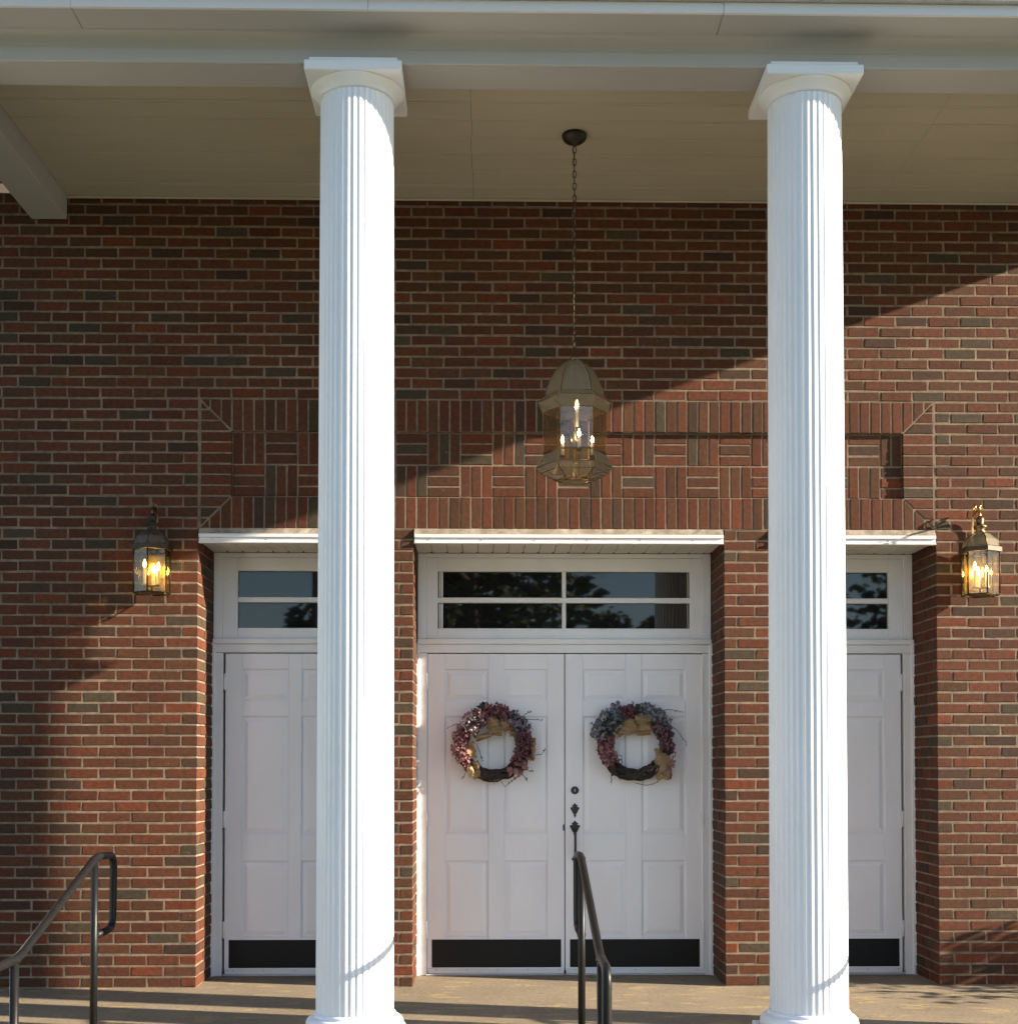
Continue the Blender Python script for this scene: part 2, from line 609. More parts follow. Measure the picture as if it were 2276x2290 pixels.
for k in range(NCO):
    z0, z1 = zc(k)
    even = k % 2 == 0
    if k < 54:
        for s, end in ((-1, WALL_L), (1, WALL_R)):
            xc = s * PX
            if k < 42:
                # corner brick returns into the reveal
                if even:
                    a, dep = BT, BL
                else:
                    a, dep = BL, BT
                wall_items.append((min(xc, xc + s * a), max(xc, xc + s * a), 0.0, dep, z0, z1))
                y = dep + JT
                while y < YF + 0.02:
                    ye = min(y + BL, YF + 0.05)
                    wall_items.append((min(xc, xc + s * BT), max(xc, xc + s * BT), y, ye, z0, z1))
                    y = ye + JT
                run(xc + s * (a + JT), end, BL, k, wall_items, s)
            else:
                run(xc + s * 0.007, end, (BT if even else BL) - 0.007, k, wall_items, s)
    else:
        run(-PX - 10 * (BL + JT) + (0 if even else (BL + JT) / 2), WALL_R, BL, k, wall_items, 1)

mw = MB()
MY = 0.0015
def slab(x0, x1, z0, z1, y1=YF + 0.06): mw.box(x0, x1, MY, y1, z0, z1)
slab(WALL_L, -PX - .0052, 0, PZ0)
slab(PX + .0052, WALL_R, 0, PZ0)
slab(WALL_L, -PX + 0.004, PZ0 + 0.0005, PZ1)
slab(PX - 0.004, WALL_R, PZ0 + 0.0005, PZ1)
slab(WALL_L, WALL_R, PZ1 + 0.0005, NCO * CO)
wall = mw.build('brick_wall', M_mortar)
tag(wall, 'red brick facade wall of the porch with pale mortar around the three doorways', 'wall', kind='thing')
bk = MB(); bk.box(-4.3, 4.3, 0.70, 3.0, GZ, 8.0); bk.box(-4.3, -4.0, .53, .70, 0, 5); bk.box(4.0, 4.3, .53, .70, 0, 5)
bk.build('wall_light_block', M_core, wall)  # unseen box added behind the doors to stop light leaking through gaps
place_bricks(wall_items, wall, 300)

# decorative panel: soldier frame with mitred corners round a sunk basket-weave field
def clip(poly, a, b, c):
    """keep a*x + b*z <= c"""
    out = []
    for i in range(len(poly)):
        p, q = poly[i], poly[(i + 1) % len(poly)]
        dp, dq = a * p[0] + b * p[1] - c, a * q[0] + b * q[1] - c
        if dp <= 0: out.append(p)
        if (dp < 0 < dq) or (dq < 0 < dp):
            t = dp / (dp - dq)
            out.append((p[0] + (q[0] - p[0]) * t, p[1] + (q[1] - p[1]) * t))
    return out
def rect(x0, x1, z0, z1): return [(x0, z0), (x1, z0), (x1, z1), (x0, z1)]

FR = 0.2032
IX, IZ0, IZ1 = PX - FR, PZ0 + FR, PZ1 - FR
SUNK = 0.025
pm = MB()
pm.box(-PX + 0.0045, PX - 0.0045, MY, 0.30, PZ0 + 0.001, IZ0 - 0.004)
pm.box(-PX + 0.0045, PX - 0.0045, MY, 0.30, IZ1 + 0.004, PZ1 - 0.001)
pm.box(-PX + 0.0045, -IX - 0.004, MY, 0.30, IZ0 - 0.0035, IZ1 + 0.0035)
pm.box(IX + 0.004, PX - 0.0045, MY, 0.30, IZ0 - 0.0035, IZ1 + 0.0035)
pm.box(-IX - 0.0035, IX + 0.0035, SUNK + MY, 0.30, IZ0 - 0.0035, IZ1 + 0.0035)
panel = pm.build('decorative_panel', M_mortar, wall)
panel['label'] = 'sunken basket weave brick panel framed by upright soldier bricks above the doors'
panel_polys = []      # (poly, y front, bias)
H = JT / 2
ns = 68
SW = 2 * PX / ns
mit = 0.0055 * math.sqrt(2)
for k in range(ns):
    x0, x1 = -PX + k * SW + H, -PX + (k + 1) * SW - H
    for (z0, z1, up) in ((IZ1 + H, PZ1 - H, 1), (PZ0 + H, IZ0 - H, -1)):
        p = rect(x0, x1, z0, z1)
        if up > 0:     # corner lines from (-PX,PZ1) to (-IX,IZ1): keep z - PZ1 >= -(x+PX)
            p = clip(p, -1, -1, PX - PZ1 - mit); p = clip(p, 1, -1, PX - PZ1 - mit) if p else p
        else:
            p = clip(p, -1, 1, PX + PZ0 - mit); p = clip(p, 1, 1, PX + PZ0 - mit) if p else p
        if len(p) >= 3: panel_polys.append((p, 0.0))
nj = 12
for k in range(nj):
    z0, z1 = PZ0 + k * CO + H, PZ0 + (k + 1) * CO - H
    for s in (-1, 1):
        p = rect(-PX + 0.012, -IX - 0.001, z0, z1) if s < 0 else rect(IX + 0.001, PX - 0.012, z0, z1)
        if s < 0:
            p = clip(p, 1, 1, -PX + PZ1 - mit); p = clip(p, 1, -1, -PX - PZ0 - mit) if p else p
        else:
            p = clip(p, -1, 1, -PX + PZ1 - mit); p = clip(p, -1, -1, -PX - PZ0 - mit) if p else p
        if len(p) >= 3: panel_polys.append((p, 0.0))
nb = int(math.ceil(2 * IX / FR))
T3 = FR / 3
for r in range(2):
    for b in range(nb):
        bx, bz = -IX + b * FR, IZ0 + (1 - r) * FR
        vert = (b + r) % 2 == 0
        for q in range(3):
            if vert:
                p = rect(bx + q * T3 + H, bx + (q + 1) * T3 - H, bz + H, bz + FR - H)
            else:
                p = rect(bx + H, bx + FR - H, bz + q * T3 + H, bz + (q + 1) * T3 - H)
            p = clip(p, 1, 0, IX - 0.001)
            if len(p) >= 3 and max(t[0] for t in p) - min(t[0] for t in p) > 0.02: panel_polys.append((p, SUNK))
def poly_area(p):
    return 0.5 * abs(sum(p[i][0] * p[(i + 1) % len(p)][1] - p[(i + 1) % len(p)][0] * p[i][1] for i in range(len(p))))
pcache = {}
for p, yf in panel_polys:
    if poly_area(p) < 0.0006: continue
    cx, cz = sum(q[0] for q in p) / len(p), sum(q[1] for q in p) / len(p)
    k = tuple((round(q[0] - cx, 4), round(q[1] - cz, 4)) for q in p) + (random.randrange(2),)
    if k not in pcache:
        m = MB(); m.prism([(q[0], q[1]) for q in k[:-1]], -0.002 * k[-1] * 0.5, 0.08, 0.003)
        pcache[k] = m.mesh('brick', BRICK[0])
    o = bpy.data.objects.new('brick', pcache[k])
    o.location = (cx + random.uniform(-.001, .001), yf + random.uniform(-.002, .0003), cz + random.uniform(-.001, .001))
    o.rotation_euler = (0, random.uniform(-.006, .006), 0)
    o.parent = panel
    o.material_slots[0].link = 'OBJECT'
    o.material_slots[0].material = BRICK[brick_pick()]
    col.objects.link(o)

# piers between the doorways
for s, lab in ((-1, 'narrow brick pier between the left doorway and the double doors'),
               (1, 'narrow brick pier between the double doors and the right doorway')):
    xa, xb = (OPEN_C, PIER_O) if s > 0 else (-PIER_O, -OPEN_C)
    m = MB(); m.box(xa + .0052, xb - .0052, MY, YF + 0.06, 0, PZ0 - 0.002)
    pier = m.build('brick_pier', M_mortar)
    tag(pier, lab, 'pier', 'brick piers beside the double doors', 'thing')
    items = []
    for k in range(42):
        z0, z1 = zc(k)
        c1 = (xb - xa) - BL - JT
        ev = k % 2 == 0
        widths = (BL, c1) if ev else (c1, BL)
        x = xa
        for j, wd in enumerate(widths):
            dep = BT if wd == BL else BL
            items.append((x, x + wd, 0.0, dep, z0, z1))
            y = dep + JT
            xs = (xa, xa + 0.08) if j == 0 else (xb - 0.08, xb)
            while y < YF + 0.02:
                ye = min(y + BL, YF + 0.05)
                items.append((xs[0], xs[1], y, ye, z0, z1))
                y = ye + JT
            x += wd + JT
    place_bricks(items, pier, 300)

# ------------------------------------------------------------------ door surrounds with transom windows
def surround(xa, xb, two, lab):
    """opening from xa to xb"""
    root = empty('door_surround', ((xa + xb) / 2, YF, 0))
    tag(root, lab, 'door frame', 'white door surrounds', 'thing')
    X0 = (xa + xb) / 2
    def bld(m, n, mat, par=root):
        m.v = [(x - X0, y - YF, z) for x, y, z in m.v]
        return m.build(n, mat, par)
    jw = 0.066
    # jambs with an outer casing bead
    for s in (0, 1):
        m = MB()
        if s == 0:
            m.box(xa + .003, xa + jw, YF, YF + .12, 0.0, 2.11, .003); m.box(xa - .012, xa + .016, YF - .012, YF + .004, 0.0, 2.2, .003)
        else:
            m.box(xb - jw, xb - .003, YF, YF + .12, 0.0, 2.11, .003); m.box(xb - .016, xb + .012, YF - .012, YF + .004, 0.0, 2.2, .003)
        bld(m, 'jamb', M_trim)
    m = MB()
    m.box(xa + .003, xb - .003, YF - .001, YF + .12, 2.112, 2.168, .003)
    m.box(xa + .001, xb - .001, YF - .018, YF + .11, 2.168, 2.203, .004)
    bld(m, 'transom_bar', M_trim)
    gx0, gx1 = xa + .134, xb - .140
    gz0, gz1 = 2.275, 2.651
    if not two:
        gx0, gx1 = xa + .157, xb - .157
    m = MB()
    top = 2.768
    for (a, b, c, d, yo) in ((xa + .003, xa + .06, 2.204, top, 0), (xb - .06, xb - .003, 2.204, top, 0),
                             (xa + .06, xb - .06, top - .028, top, 0)):
        m.box(a, b, YF + yo, YF + .12, c, d, .003)
    tw = bld(m, 'transom_window', M_trim)
    m = MB()
    ya = YF + .014
    m.box(xa + .0605, gx0, ya, ya + .06, 2.2045, top - .0285, .004)
    m.box(gx1, xb - .0605, ya, ya + .06, 2.2045, top - .0285, .004)
    m.box(gx0 + .0005, gx1 - .0005, ya + .001, ya + .06, gz1, top - .029, .003)
    m.box(gx0 + .0005, gx1 - .0005, ya + .001, ya + .06, 2.205, gz0, .003)
    bld(m, 'sash', M_trim, tw)
    mz = 2.461
    m = MB(); m.box(gx0, gx1, ya + .004, ya + .05, mz - .017, mz + .017, .004); bld(m, 'muntin', M_trim, tw)
    cols = [(gx0, gx1)]
    if two:
        mx = (gx0 + gx1) / 2
        for (c, d) in ((gz0, mz - .0175), (mz + .0175, gz1)):
            m = MB(); m.box(mx - .013, mx + .013, ya + .004, ya + .05, c, d, .004); bld(m, 'muntin', M_trim, tw)
        cols = [(gx0, mx - .0135), (mx + .0135, gx1)]
    for i, (a, b) in enumerate(cols):
        for (c, d) in ((gz0, mz - .0175), (mz + .0175, gz1)):
            m = MB(); m.box(a, b, ya + .034, ya + .042, c, d); bld(m, 'pane', M_pane, tw)
            if two and i == 0:
                m = MB(); m.box(a + .008, a + .017, ya + .0275, ya + .0335, c + .002, d - .002, .002); m.box(a + .021, a + .033, ya + .0275, ya + .0335, c + .002, d - .002, .002)
                bld(m, 'pale_line_strip', M_trim, tw)  # added white strips, standing in for pale lines inside the glass
    # aluminium head trim, caulk line and vented soffit boards
    m = MB()
    m.box(xa + .004, xb - .004, -.020, .012, 2.788, 2.812, .003)
    m.box(xa + .004, xb - .004, -.010, .012, 2.764, 2.7875, .002)
    m.box(xa + .004, xb - .004, -.022, .012, 2.752, 2.7635, .003)
    ht = bld(m, 'head_trim', M_fascia)
    m = MB()
    x = xa + .09
    while x < xb - .05:
        m.lathe([(.003, 0), (.003, .002)], 8)
        m.v[-16:] = [(x + p[0], -.0105 - p[2] + .0, 2.776 + p[1]) for p in m.v[-16:]]
        x += .33
    tag(bld(m, 'screw', M_gap, ht), kind='stuff')
    m = MB()
    n = 40
    prof = []
    for i in range(n + 1):
        x = xa + .004 + (xb - xa - .008) * i / n
        prof.append((x, 2.8125 + random.uniform(0, .009) * (random.random() < .6)))
    for i in range(n):
        m.add([(prof[i][0], -.019, 2.8122), (prof[i + 1][0], -.019, 2.8122), (prof[i + 1][0], -.010, prof[i + 1][1] + .012), (prof[i][0], -.010, prof[i][1] + .012),
               (prof[i + 1][0], .0, 2.848), (prof[i][0], .0, 2.848)], [(0, 1, 2, 3), (3, 2, 4, 5)])
    bld(m, 'caulk_line', M_caulk)
    m = MB(); m.box(xa + .001, xb - .001, .0125, YF + .1, 2.782, 2.843); sf = bld(m, 'soffit', M_gap)
    x = xa + .003
    while x < xb - .01:
        e = min(x + .0995, xb - .003)
        m = MB()
        t = .012
        # each board is notched at its back corner like bent vinyl
        m.add([(x, .0125, 2.770), (e - .004, .0125, 2.770), (e - .004, YF - .05, 2.770), (e - .018, YF - .001, 2.770), (x, YF - .001, 2.770),
               (x, .0125, 2.770 + t), (e - .004, .0125, 2.770 + t), (e - .004, YF - .05, 2.770 + t), (e - .018, YF - .001, 2.770 + t), (x, YF - .001, 2.770 + t)],
              [(4, 3, 2, 1, 0), (5, 6, 7, 8, 9), (0, 1, 6, 5), (1, 2, 7, 6), (2, 3, 8, 7), (3, 4, 9, 8), (4, 0, 5, 9)])
        bld(m, 'soffit_board', M_soffit, sf)
        x = e
    return root

surround(-OPEN_C, OPEN_C, True, 'white frame and wide four pane transom over the double doors')
surround(-PX, -PIER_O, False, 'white frame and two pane transom of the left single doorway')
surround(PIER_O, PX, False, 'white frame and two pane transom of the right single doorway')

# ------------------------------------------------------------------ doors
YL = YF + 0.012             # face of the leaves
def door_leaf(x0, x1, hinge, lab, p1, p2, group):
    X0 = (x0 + x1) / 2
    root = empty('entrance_door', (X0, YL, 0))
    tag(root, lab, 'door', group, 'thing')
    def bld(m, n, mat, par=root):
        m.v = [(x - X0, y - YL, z) for x, y, z in m.v]
        return m.build(n, mat, par)
    zb, zt = 0.028, 2.106
    zr = ((1.798, 2.003), (0.924, 1.694), (0.253, 0.747))
    m = MB()
    m.box(x0, x1, YL + .012, YL + .045, zb, zt)
    xs = [x0, p1[0], p1[1], p2[0], p2[1], x1]
    for a, b in ((x0, p1[0]), (p1[1], p2[0]), (p2[1], x1)):
        m.box(a, b, YL, YL + .0118, zb, zt, .0025)
    for (a, b) in ((zb, .253), (.747, .924), (1.694, 1.798), (2.003, zt)):
        m.box(p1[0] + .0003, p1[1] - .0003, YL + .0004, YL + .0118, a, b, .0025)
        m.box(p2[0] + .0003, p2[1] - .0003, YL + .0004, YL + .0118, a, b, .0025)
    bld(m, 'leaf', M_door)
    for (a, b) in (p1, p2):
        for (c, d) in zr:
            m = MB()
            o = rect(a + .012, b - .012, c + .012, d - .012); i = rect(a + .038, b - .038, c + .038, d - .038)
            vs = [(x, YL + .0115, z) for x, z in o] + [(x, YL + .0035, z) for x, z in i]
            m.add(vs, [(4, 5, 6, 7), (0, 1, 5, 4), (1, 2, 6, 5), (2, 3, 7, 6), (3, 0, 4, 7)])
            bld(m, 'panel', M_door)
    m = MB(); m.box(x0 + .030, x1 - .022, YL - .003, YL + .002, .052, .234, .001); bld(m, 'kick_plate', M_black)
    m = MB(); m.box(x0 + .004, x1 - .004, YL - .008, YL + .002, .012, .046, .003); sw = bld(m, 'door_sweep', M_fascia)
    m = MB()
    x = x0 + .06
    while x < x1 - .03:
        m.lathe([(.003, 0), (.003, .0015)], 8)
        m.v[-16:] = [(x + p[0], YL - .0085 - p[2], .037 + p[1]) for p in m.v[-16:]]
        x += .2
    tag(bld(m, 'rivet', M_iron, sw), kind='stuff')
    hx = x0 - .003 if hinge < 0 else x1 + .003
    for hz in (.30, 1.02, 1.92):
        m = MB(); m.tube([(hx, YL - .008, hz - .055), (hx, YL - .008, hz + .055)], .0065, 10)
        m.box(hx - .018, hx + .018, YL - .003, YL + .004, hz - .05, hz + .05, .001)
        bld(m, 'hinge', M_trim)
    m = MB(); m.box(x0 - .01, x1 + .01, YL - .03, YL + .05, 0.002, .012, .003); bld(m, 'threshold', M_alum)
    return root, bld

GD = 'white six panel doors'
dl, bl = door_leaf(-.900, -.003, -1, 'white six panel door leaf, left half of the double doors', (-.786, -.501), (-.397, -.115), GD)
dr, br = door_leaf(.003, .906, 1, 'white six panel door leaf with black handle, right half of the double doors', (.120, .402), (.506, .795), GD)
door_leaf(-2.222, -1.331, -1, 'white six panel single door behind the left column', (-2.112, -1.808), (-1.722, -1.425), GD)
door_leaf(1.331, 2.222, 1, 'white six panel single door behind the right column', (1.425, 1.722), (1.808, 2.112), GD)

# hardware on the right leaf
hx = .066
m = MB(); m.lathe([(.0, 0), (.026, 0), (.026, .006), (.020, .012), (.0, .012)], 24, caps=False)
m.v = [(hx + x, YL - z, 1.209 + y) for x, y, z in m.v]
db = br(m, 'deadbolt', M_iron)
m = MB(); m.box(hx - .003, hx + .003, YL - .0155, YL - .011, 1.199, 1.219, .001); br(m, 'keyway', M_alum, db)

def spade(cx, zc_, h, wd, flip=1):
    """outline of a colonial heart shaped escutcheon, as convex slices stacked up"""
    prof = [(0, .02), (.10, .16), (.16, .30), (.22, .18), (.30, .42), (.42, .62), (.55, .84), (.64, 1.0), (.70, .98), (.735, .55), (.765, .42), (.79, .62), (.83, .66), (.88, .34), (.94, .18), (1.0, .02)]
    out = []
    for t, ww in prof:
        tt = t if flip > 0 else 1 - t
        out.append((ww * wd / 2, zc_ - h / 2 + tt * h))
    return sorted(out, key=lambda q: q[1])
def plate(m, cx, prof, y):
    n = len(prof)
    vs = []
    for hw, z in prof:
        vs += [(cx - hw, y - .003, z), (cx, y - .007, z), (cx + hw, y - .003, z), (cx - hw, y + .001, z), (cx + hw, y + .001, z)]
    fs = []
    for i in range(n - 1):
        a, b = i * 5, (i + 1) * 5
        fs += [(a, a + 1, b + 1, b), (a + 1, a + 2, b + 2, b + 1), (a + 3, a, b, b + 3), (a + 2, a + 4, b + 4, b + 2)]
    m.add(vs, fs)
m = MB(); plate(m, hx, spade(hx, 1.077, .098, .060), YL)
br(m, 'escutcheon', M_iron)
m = MB()
plate(m, hx, spade(hx, .957, .108, .068), YL)
plate(m, hx, spade(hx, .764, .056, .046, -1), YL)
m.tube(fillet([(hx, YL - .002, .945), (hx, YL - .045, .925), (hx, YL - .050, .86), (hx, YL - .042, .80), (hx, YL - .002, .770)], .03), [.009] * 3 + [.0095] * 10 + [.007] * 30 if False else .0085, 10)
hd = br(m, 'pull_handle', M_iron)
m = MB(); m.box(hx - .012, hx + .012, YL - .034, YL - .006, .955, .961, .002); br(m, 'thumb_latch', M_iron, hd)
m = MB(); m.box(-.012, -.004, YL - .006, YL + .004, .945, .985, .001); br(m, 'latch_guard', M_iron)

# ------------------------------------------------------------------ columns
def make_column(x, lab):
    root = empty('column', (x, COL_Y, 0))
    tag(root, lab, 'column', 'white fluted porch columns', 'thing')
    # shaft with 40 shallow flutes and a slight taper
    zs = [.163, .175, 1.0, 2.0, 3.0, 4.0, 4.638, 4.653]
    def rad(z):
        t = max(0, (z - .163) / 4.46)
        return .1895 - .0065 * t - .002 * t * t
    NF, K = 40, 7
    m = MB(); vs, fs = [], []
    for i, z in enumerate(zs):
        r = rad(z)
        dpt = .0042
        for f in range(NF):
            for q in range(K):
                t = q / K
                a = 2 * math.pi * (f + t) / NF
                if t < .20: d = 0
                else:
                    u = (t - .20) / .80
                    d = dpt * math.sin(math.pi * u) ** .8 if 0 < u < 1 else 0
                vs.append(((r - d) * math.cos(a), (r - d) * math.sin(a), z))
    n = NF * K
    for i in range(len(zs) - 1):
        for k in range(n):
            a, b = i * n + k, i * n + (k + 1) % n
            fs.append((a, b, b + n, a + n))
    fs += [tuple(reversed(range(n))), tuple((len(zs) - 1) * n + k for k in range(n))]
    m.add(vs, fs)
    m.build('shaft', M_column, root)
    m = MB(); m.lathe([(r_, z_ + .023) for r_, z_ in ((.176, 4.622), (.176, 4.634), (.181, 4.6345), (.187, 4.638), (.189, 4.644), (.193, 4.650), (.208, 4.664), (.222, 4.674), (.228, 4.682), (.228, 4.686))], 64)
    cp = m.build('capital', M_column, root)
    m = MB(); m.box(-.234, .234, -.234, .234, 4.7085, 4.757, .004); m.box(-.212, .212, -.212, .212, 4.7575, 4.781, .003)
    m.build('abacus', M_column, cp)
    m = MB()
    prof = [(.19, .1700), (.198, .166), (.202, .158), (.202, .150)]
    for i in range(13):
        t = math.pi / 2 - math.pi * i / 12
        prof.append((.204 + .034 * math.cos(t), .112 + .037 * math.sin(t)))
    prof += [(.204, .0735)]
    m.lathe(list(reversed(prof)), 64)
    bs = m.build('base', M_column, root)
    m = MB(); m.box(-.236, .236, -.236, .236, .002, .073, .005); m.build('plinth', M_column, bs)
    return root
c0 = make_column(COL_X[0], 'tall white fluted column left of the double doors')
for x, lab in ((COL_X[1], 'tall white fluted column right of the double doors'),
               (CORNER_X[0], 'white fluted corner column just past the left edge of the picture'),
               (CORNER_X[1], 'white fluted corner column just past the right edge of the picture')):
    c = copy_tree(c0)
    c.location.x = x
    c['label'] = lab

# ------------------------------------------------------------------ portico roof
BY0, BY1 = -1.870, -1.645            # front beam front / back
roof = empty('portico_roof', (0, 0, BEAM_Z))
tag(roof, 'white portico roof with beams, boarded ceiling and eave resting on the columns', 'porch roof', kind='thing')
def rb(m, n, mat, par=roof):
    m.v = [(x, y, z - BEAM_Z) for x, y, z in m.v]
    return m.build(n, mat, par)
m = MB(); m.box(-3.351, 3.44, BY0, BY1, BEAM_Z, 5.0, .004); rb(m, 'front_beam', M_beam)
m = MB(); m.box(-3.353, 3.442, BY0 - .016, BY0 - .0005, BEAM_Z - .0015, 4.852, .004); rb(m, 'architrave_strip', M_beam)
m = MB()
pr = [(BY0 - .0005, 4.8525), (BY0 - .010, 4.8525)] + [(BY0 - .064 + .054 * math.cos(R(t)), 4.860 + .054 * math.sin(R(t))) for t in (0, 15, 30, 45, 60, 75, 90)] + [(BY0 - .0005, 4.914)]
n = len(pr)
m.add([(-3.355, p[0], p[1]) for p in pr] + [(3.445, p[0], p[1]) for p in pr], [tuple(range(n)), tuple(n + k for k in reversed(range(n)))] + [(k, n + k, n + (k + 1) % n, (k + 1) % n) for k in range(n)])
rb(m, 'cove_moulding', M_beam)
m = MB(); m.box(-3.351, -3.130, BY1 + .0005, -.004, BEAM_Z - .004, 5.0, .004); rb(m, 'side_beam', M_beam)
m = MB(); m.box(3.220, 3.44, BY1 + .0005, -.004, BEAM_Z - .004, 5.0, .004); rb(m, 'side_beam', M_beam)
# ceiling boards run along the porch, butt joined
m = MB(); m.box(-3.13, 3.22, BY1, -.003, ZCEIL + .012, 5.0); rb(m, 'ceiling_deck', M_gap)
nbd = 8
bw = (-.003 - BY1) / nbd
for i in range(nbd):
    y0 = BY1 + i * bw
    joints = [-3.128, -.60 + random.uniform(-.004, .004), 1.95 + random.uniform(-.004, .004), 3.218]
    for a, b in zip(joints[:-1], joints[1:]):
        m = MB()
        x0, x1 = a + .001, b - .001
        ya, yb = y0 + .0012, y0 + bw - .0012
        ym = (ya + yb) / 2
        z = ZCEIL + random.uniform(-.001, .001)
        # double-four profile: two faces with a V groove between
        yq = ya + .022
        pr = [(ya, z + .009), (ya + .003, z), (yq - .003, z), (yq, z + .006), (yq + .003, z), (yb - .003, z), (yb, z + .009), (yb, z + .0115), (ya, z + .0115)]
        n = len(pr)
        m.add([(x0, p[0], p[1]) for p in pr] + [(x1, p[0], p[1]) for p in pr],
              [tuple(range(n)), tuple(n + k for k in reversed(range(n)))] + [(k, n + k, n + (k + 1) % n, (k + 1) % n) for k in range(n)])
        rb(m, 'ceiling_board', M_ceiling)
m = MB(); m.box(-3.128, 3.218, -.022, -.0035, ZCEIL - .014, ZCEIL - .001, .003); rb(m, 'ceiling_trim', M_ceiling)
# eave: overhanging soffit, fascia boards, drip edge and gutter lip
SZ, EY = 4.915, -2.105
ej = [-4.1, -2.46, .60, 4.2]
for a, b in zip(ej[:-1], ej[1:]):
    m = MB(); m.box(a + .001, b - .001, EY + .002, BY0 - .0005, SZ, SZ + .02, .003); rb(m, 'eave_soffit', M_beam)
fj = [-4.1, -2.46, -1.075, .60, 4.2]
for i, (a, b) in enumerate(zip(fj[:-1], fj[1:])):
    m = MB(); m.box(a + .0007, b - .0007, EY - .016 - .002 * (i % 2), EY + .0015, SZ - .002, SZ + .050, .002); rb(m, 'fascia_board', M_fascia)
m = MB(); m.box(-4.1, 4.2, EY - .054, EY, SZ + .0505, SZ + .062, .002); rb(m, 'drip_edge', M_alum)
m = MB()
pr = [(EY - .012, SZ + .0625), (EY - .046, SZ + .066), (EY - .052, SZ + .085), (EY - .052, SZ + .085 + .03), (EY, SZ + .115)]
n = len(pr)
m.add([(-4.1, p[0], p[1]) for p in pr] + [(4.2, p[0], p[1]) for p in pr], [tuple(reversed(range(n))), tuple(n + k for k in range(n))] + [(k, (k + 1) % n, n + (k + 1) % n, n + k) for k in range(n)])
rb(m, 'gutter', M_fascia)
m = MB(); m.box(-4.1, 4.2, EY + .002, 0.0, 5.002, 5.10); rb(m, 'roof_shade_slab', M_roof)  # unseen slab added above the ceiling to block light


# ------------------------------------------------------------------ pendant lantern
def hexring(r, z, ph=0.0, c=(0, 0)):
    return [Vector((c[0] + r * math.cos(R(60 * k) + ph), c[1] + r * math.sin(R(60 * k) + ph), z)) for k in range(6)]
def flame(m, x, y, z, s=1.0):
    m.lathe([(.0005, z), (.005 * s, z + .004 * s), (.0075 * s, z + .014 * s), (.006 * s, z + .024 * s), (.002 * s, z + .036 * s), (.0004, z + .040 * s)], 12, (x, y))

PL = empty('pendant_lantern', (-.022, -.876, 3.636))
tag(PL, 'large six sided glass lantern hanging on a chain from the porch ceiling', 'lantern', kind='thing')
zo = 3.64
m = MB(); m.lathe([(.070, ZCEIL - zo - .0005), (.070, ZCEIL - zo - .012), (.062, ZCEIL - zo - .030), (.040, ZCEIL - zo - .046), (.012, ZCEIL - zo - .054), (.006, ZCEIL - zo - .066)][::-1], 32)
m.build('ceiling_canopy', M_dark_brass, PL)
# chain of oval links
ch = MB(); ch.tube([(-.004, .003, ZCEIL - zo - .06), (.002, -.003, .9), (-.002, .002, .4), (0, 0, .02)], .0022, 6)
zc2 = ZCEIL - zo - .064
i = 0
LN = MB()
while zc2 > .05:
    pts = []
    for k in range(13):
        t = 2 * math.pi * k / 12
        a, b = .0105 * math.cos(t), .021 * math.sin(t)
        pts.append((a, 0, b) if i % 2 == 0 else (0, a, b))
    LN.tube([(p[0], p[1], zc2 - .021 + p[2]) for p in pts], .0026, 6, cap=False)
    zc2 -= .0345
    i += 1
LN.build('chain', M_dark_brass, PL)
ch.build('cord', M_bright_brass, PL)
rings = [(.010, .010), (.062, -.010), (.105, -.050), (.138, -.105), (.158, -.165), (.166, -.198), (.205, -.232), (.178, -.292), (.176, -.520), (.172, -.526), (.213, -.600), (.190, -.632), (.112, -.672)]
kinds = ['d', 'd', 'd', 'd', 'd', 's', 's', 'g', 'x', 's', 's', 's']
PH = 0.0
def panelmesh(r0, z0, r1, z1, k, ins=.0035):
    a, b = hexring(r0, z0, PH), hexring(r1, z1, PH)
    p = [a[k], a[(k + 1) % 6], b[(k + 1) % 6], b[k]]
    c = sum(p, Vector()) / 4
    return [q + (c - q) * min(.3, ins / max((q - c).length, 1e-4)) for q in p]
def thick_quad(m, p, t):
    nrm = (p[1] - p[0]).cross(p[3] - p[0]).normalized()
    vs = [q + nrm * t / 2 for q in p] + [q - nrm * t / 2 for q in p]
    m.add(vs, [(0, 1, 2, 3), (7, 6, 5, 4), (0, 4, 5, 1), (1, 5, 6, 2), (2, 6, 7, 3), (3, 7, 4, 0)])
for k in range(6):
    # curved dome pane of several facets, flared bands, body pane, lower bands
    m = MB()
    for j in range(0, 5):
        thick_quad(m, panelmesh(*rings[j], *rings[j + 1], k, .001), .003)
    m.build('dome_pane', M_smoke, PL)
    for j in (5, 6):
        m = MB(); thick_quad(m, panelmesh(*rings[j], *rings[j + 1], k), .003); m.build('flared_pane', M_smoke, PL)
    m = MB(); thick_quad(m, panelmesh(*rings[7], *rings[8], k), .004); m.build('body_pane', M_glass if k == 4 else M_dusty, PL)
    for j in (9, 10):
        m = MB(); thick_quad(m, panelmesh(*rings[j], *rings[j + 1], k), .003); m.build('flared_pane', M_glass if k == 4 else M_smoke, PL)
    m = MB(); thick_quad(m, panelmesh(*rings[11], *rings[12], k), .003); m.build('bottom_pane', M_glass, PL)
m = MB()
for k in range(6):
    m.tube([hexring(r, z, PH)[k] for r, z in rings], .0028, 6)
for j in (5, 6, 7, 8, 9, 10, 11, 12):
    h = hexring(*rings[j], PH)
    for k in range(6):
        m.tube([h[k], h[(k + 1) % 6]], .0027, 6)
m.lathe([(.004, .045), (.012, .04), (.016, .028), (.024, .016), (.020, .004), (.012, -.004)][::-1], 16)
m.build('cage', M_brass, PL)
m = MB()
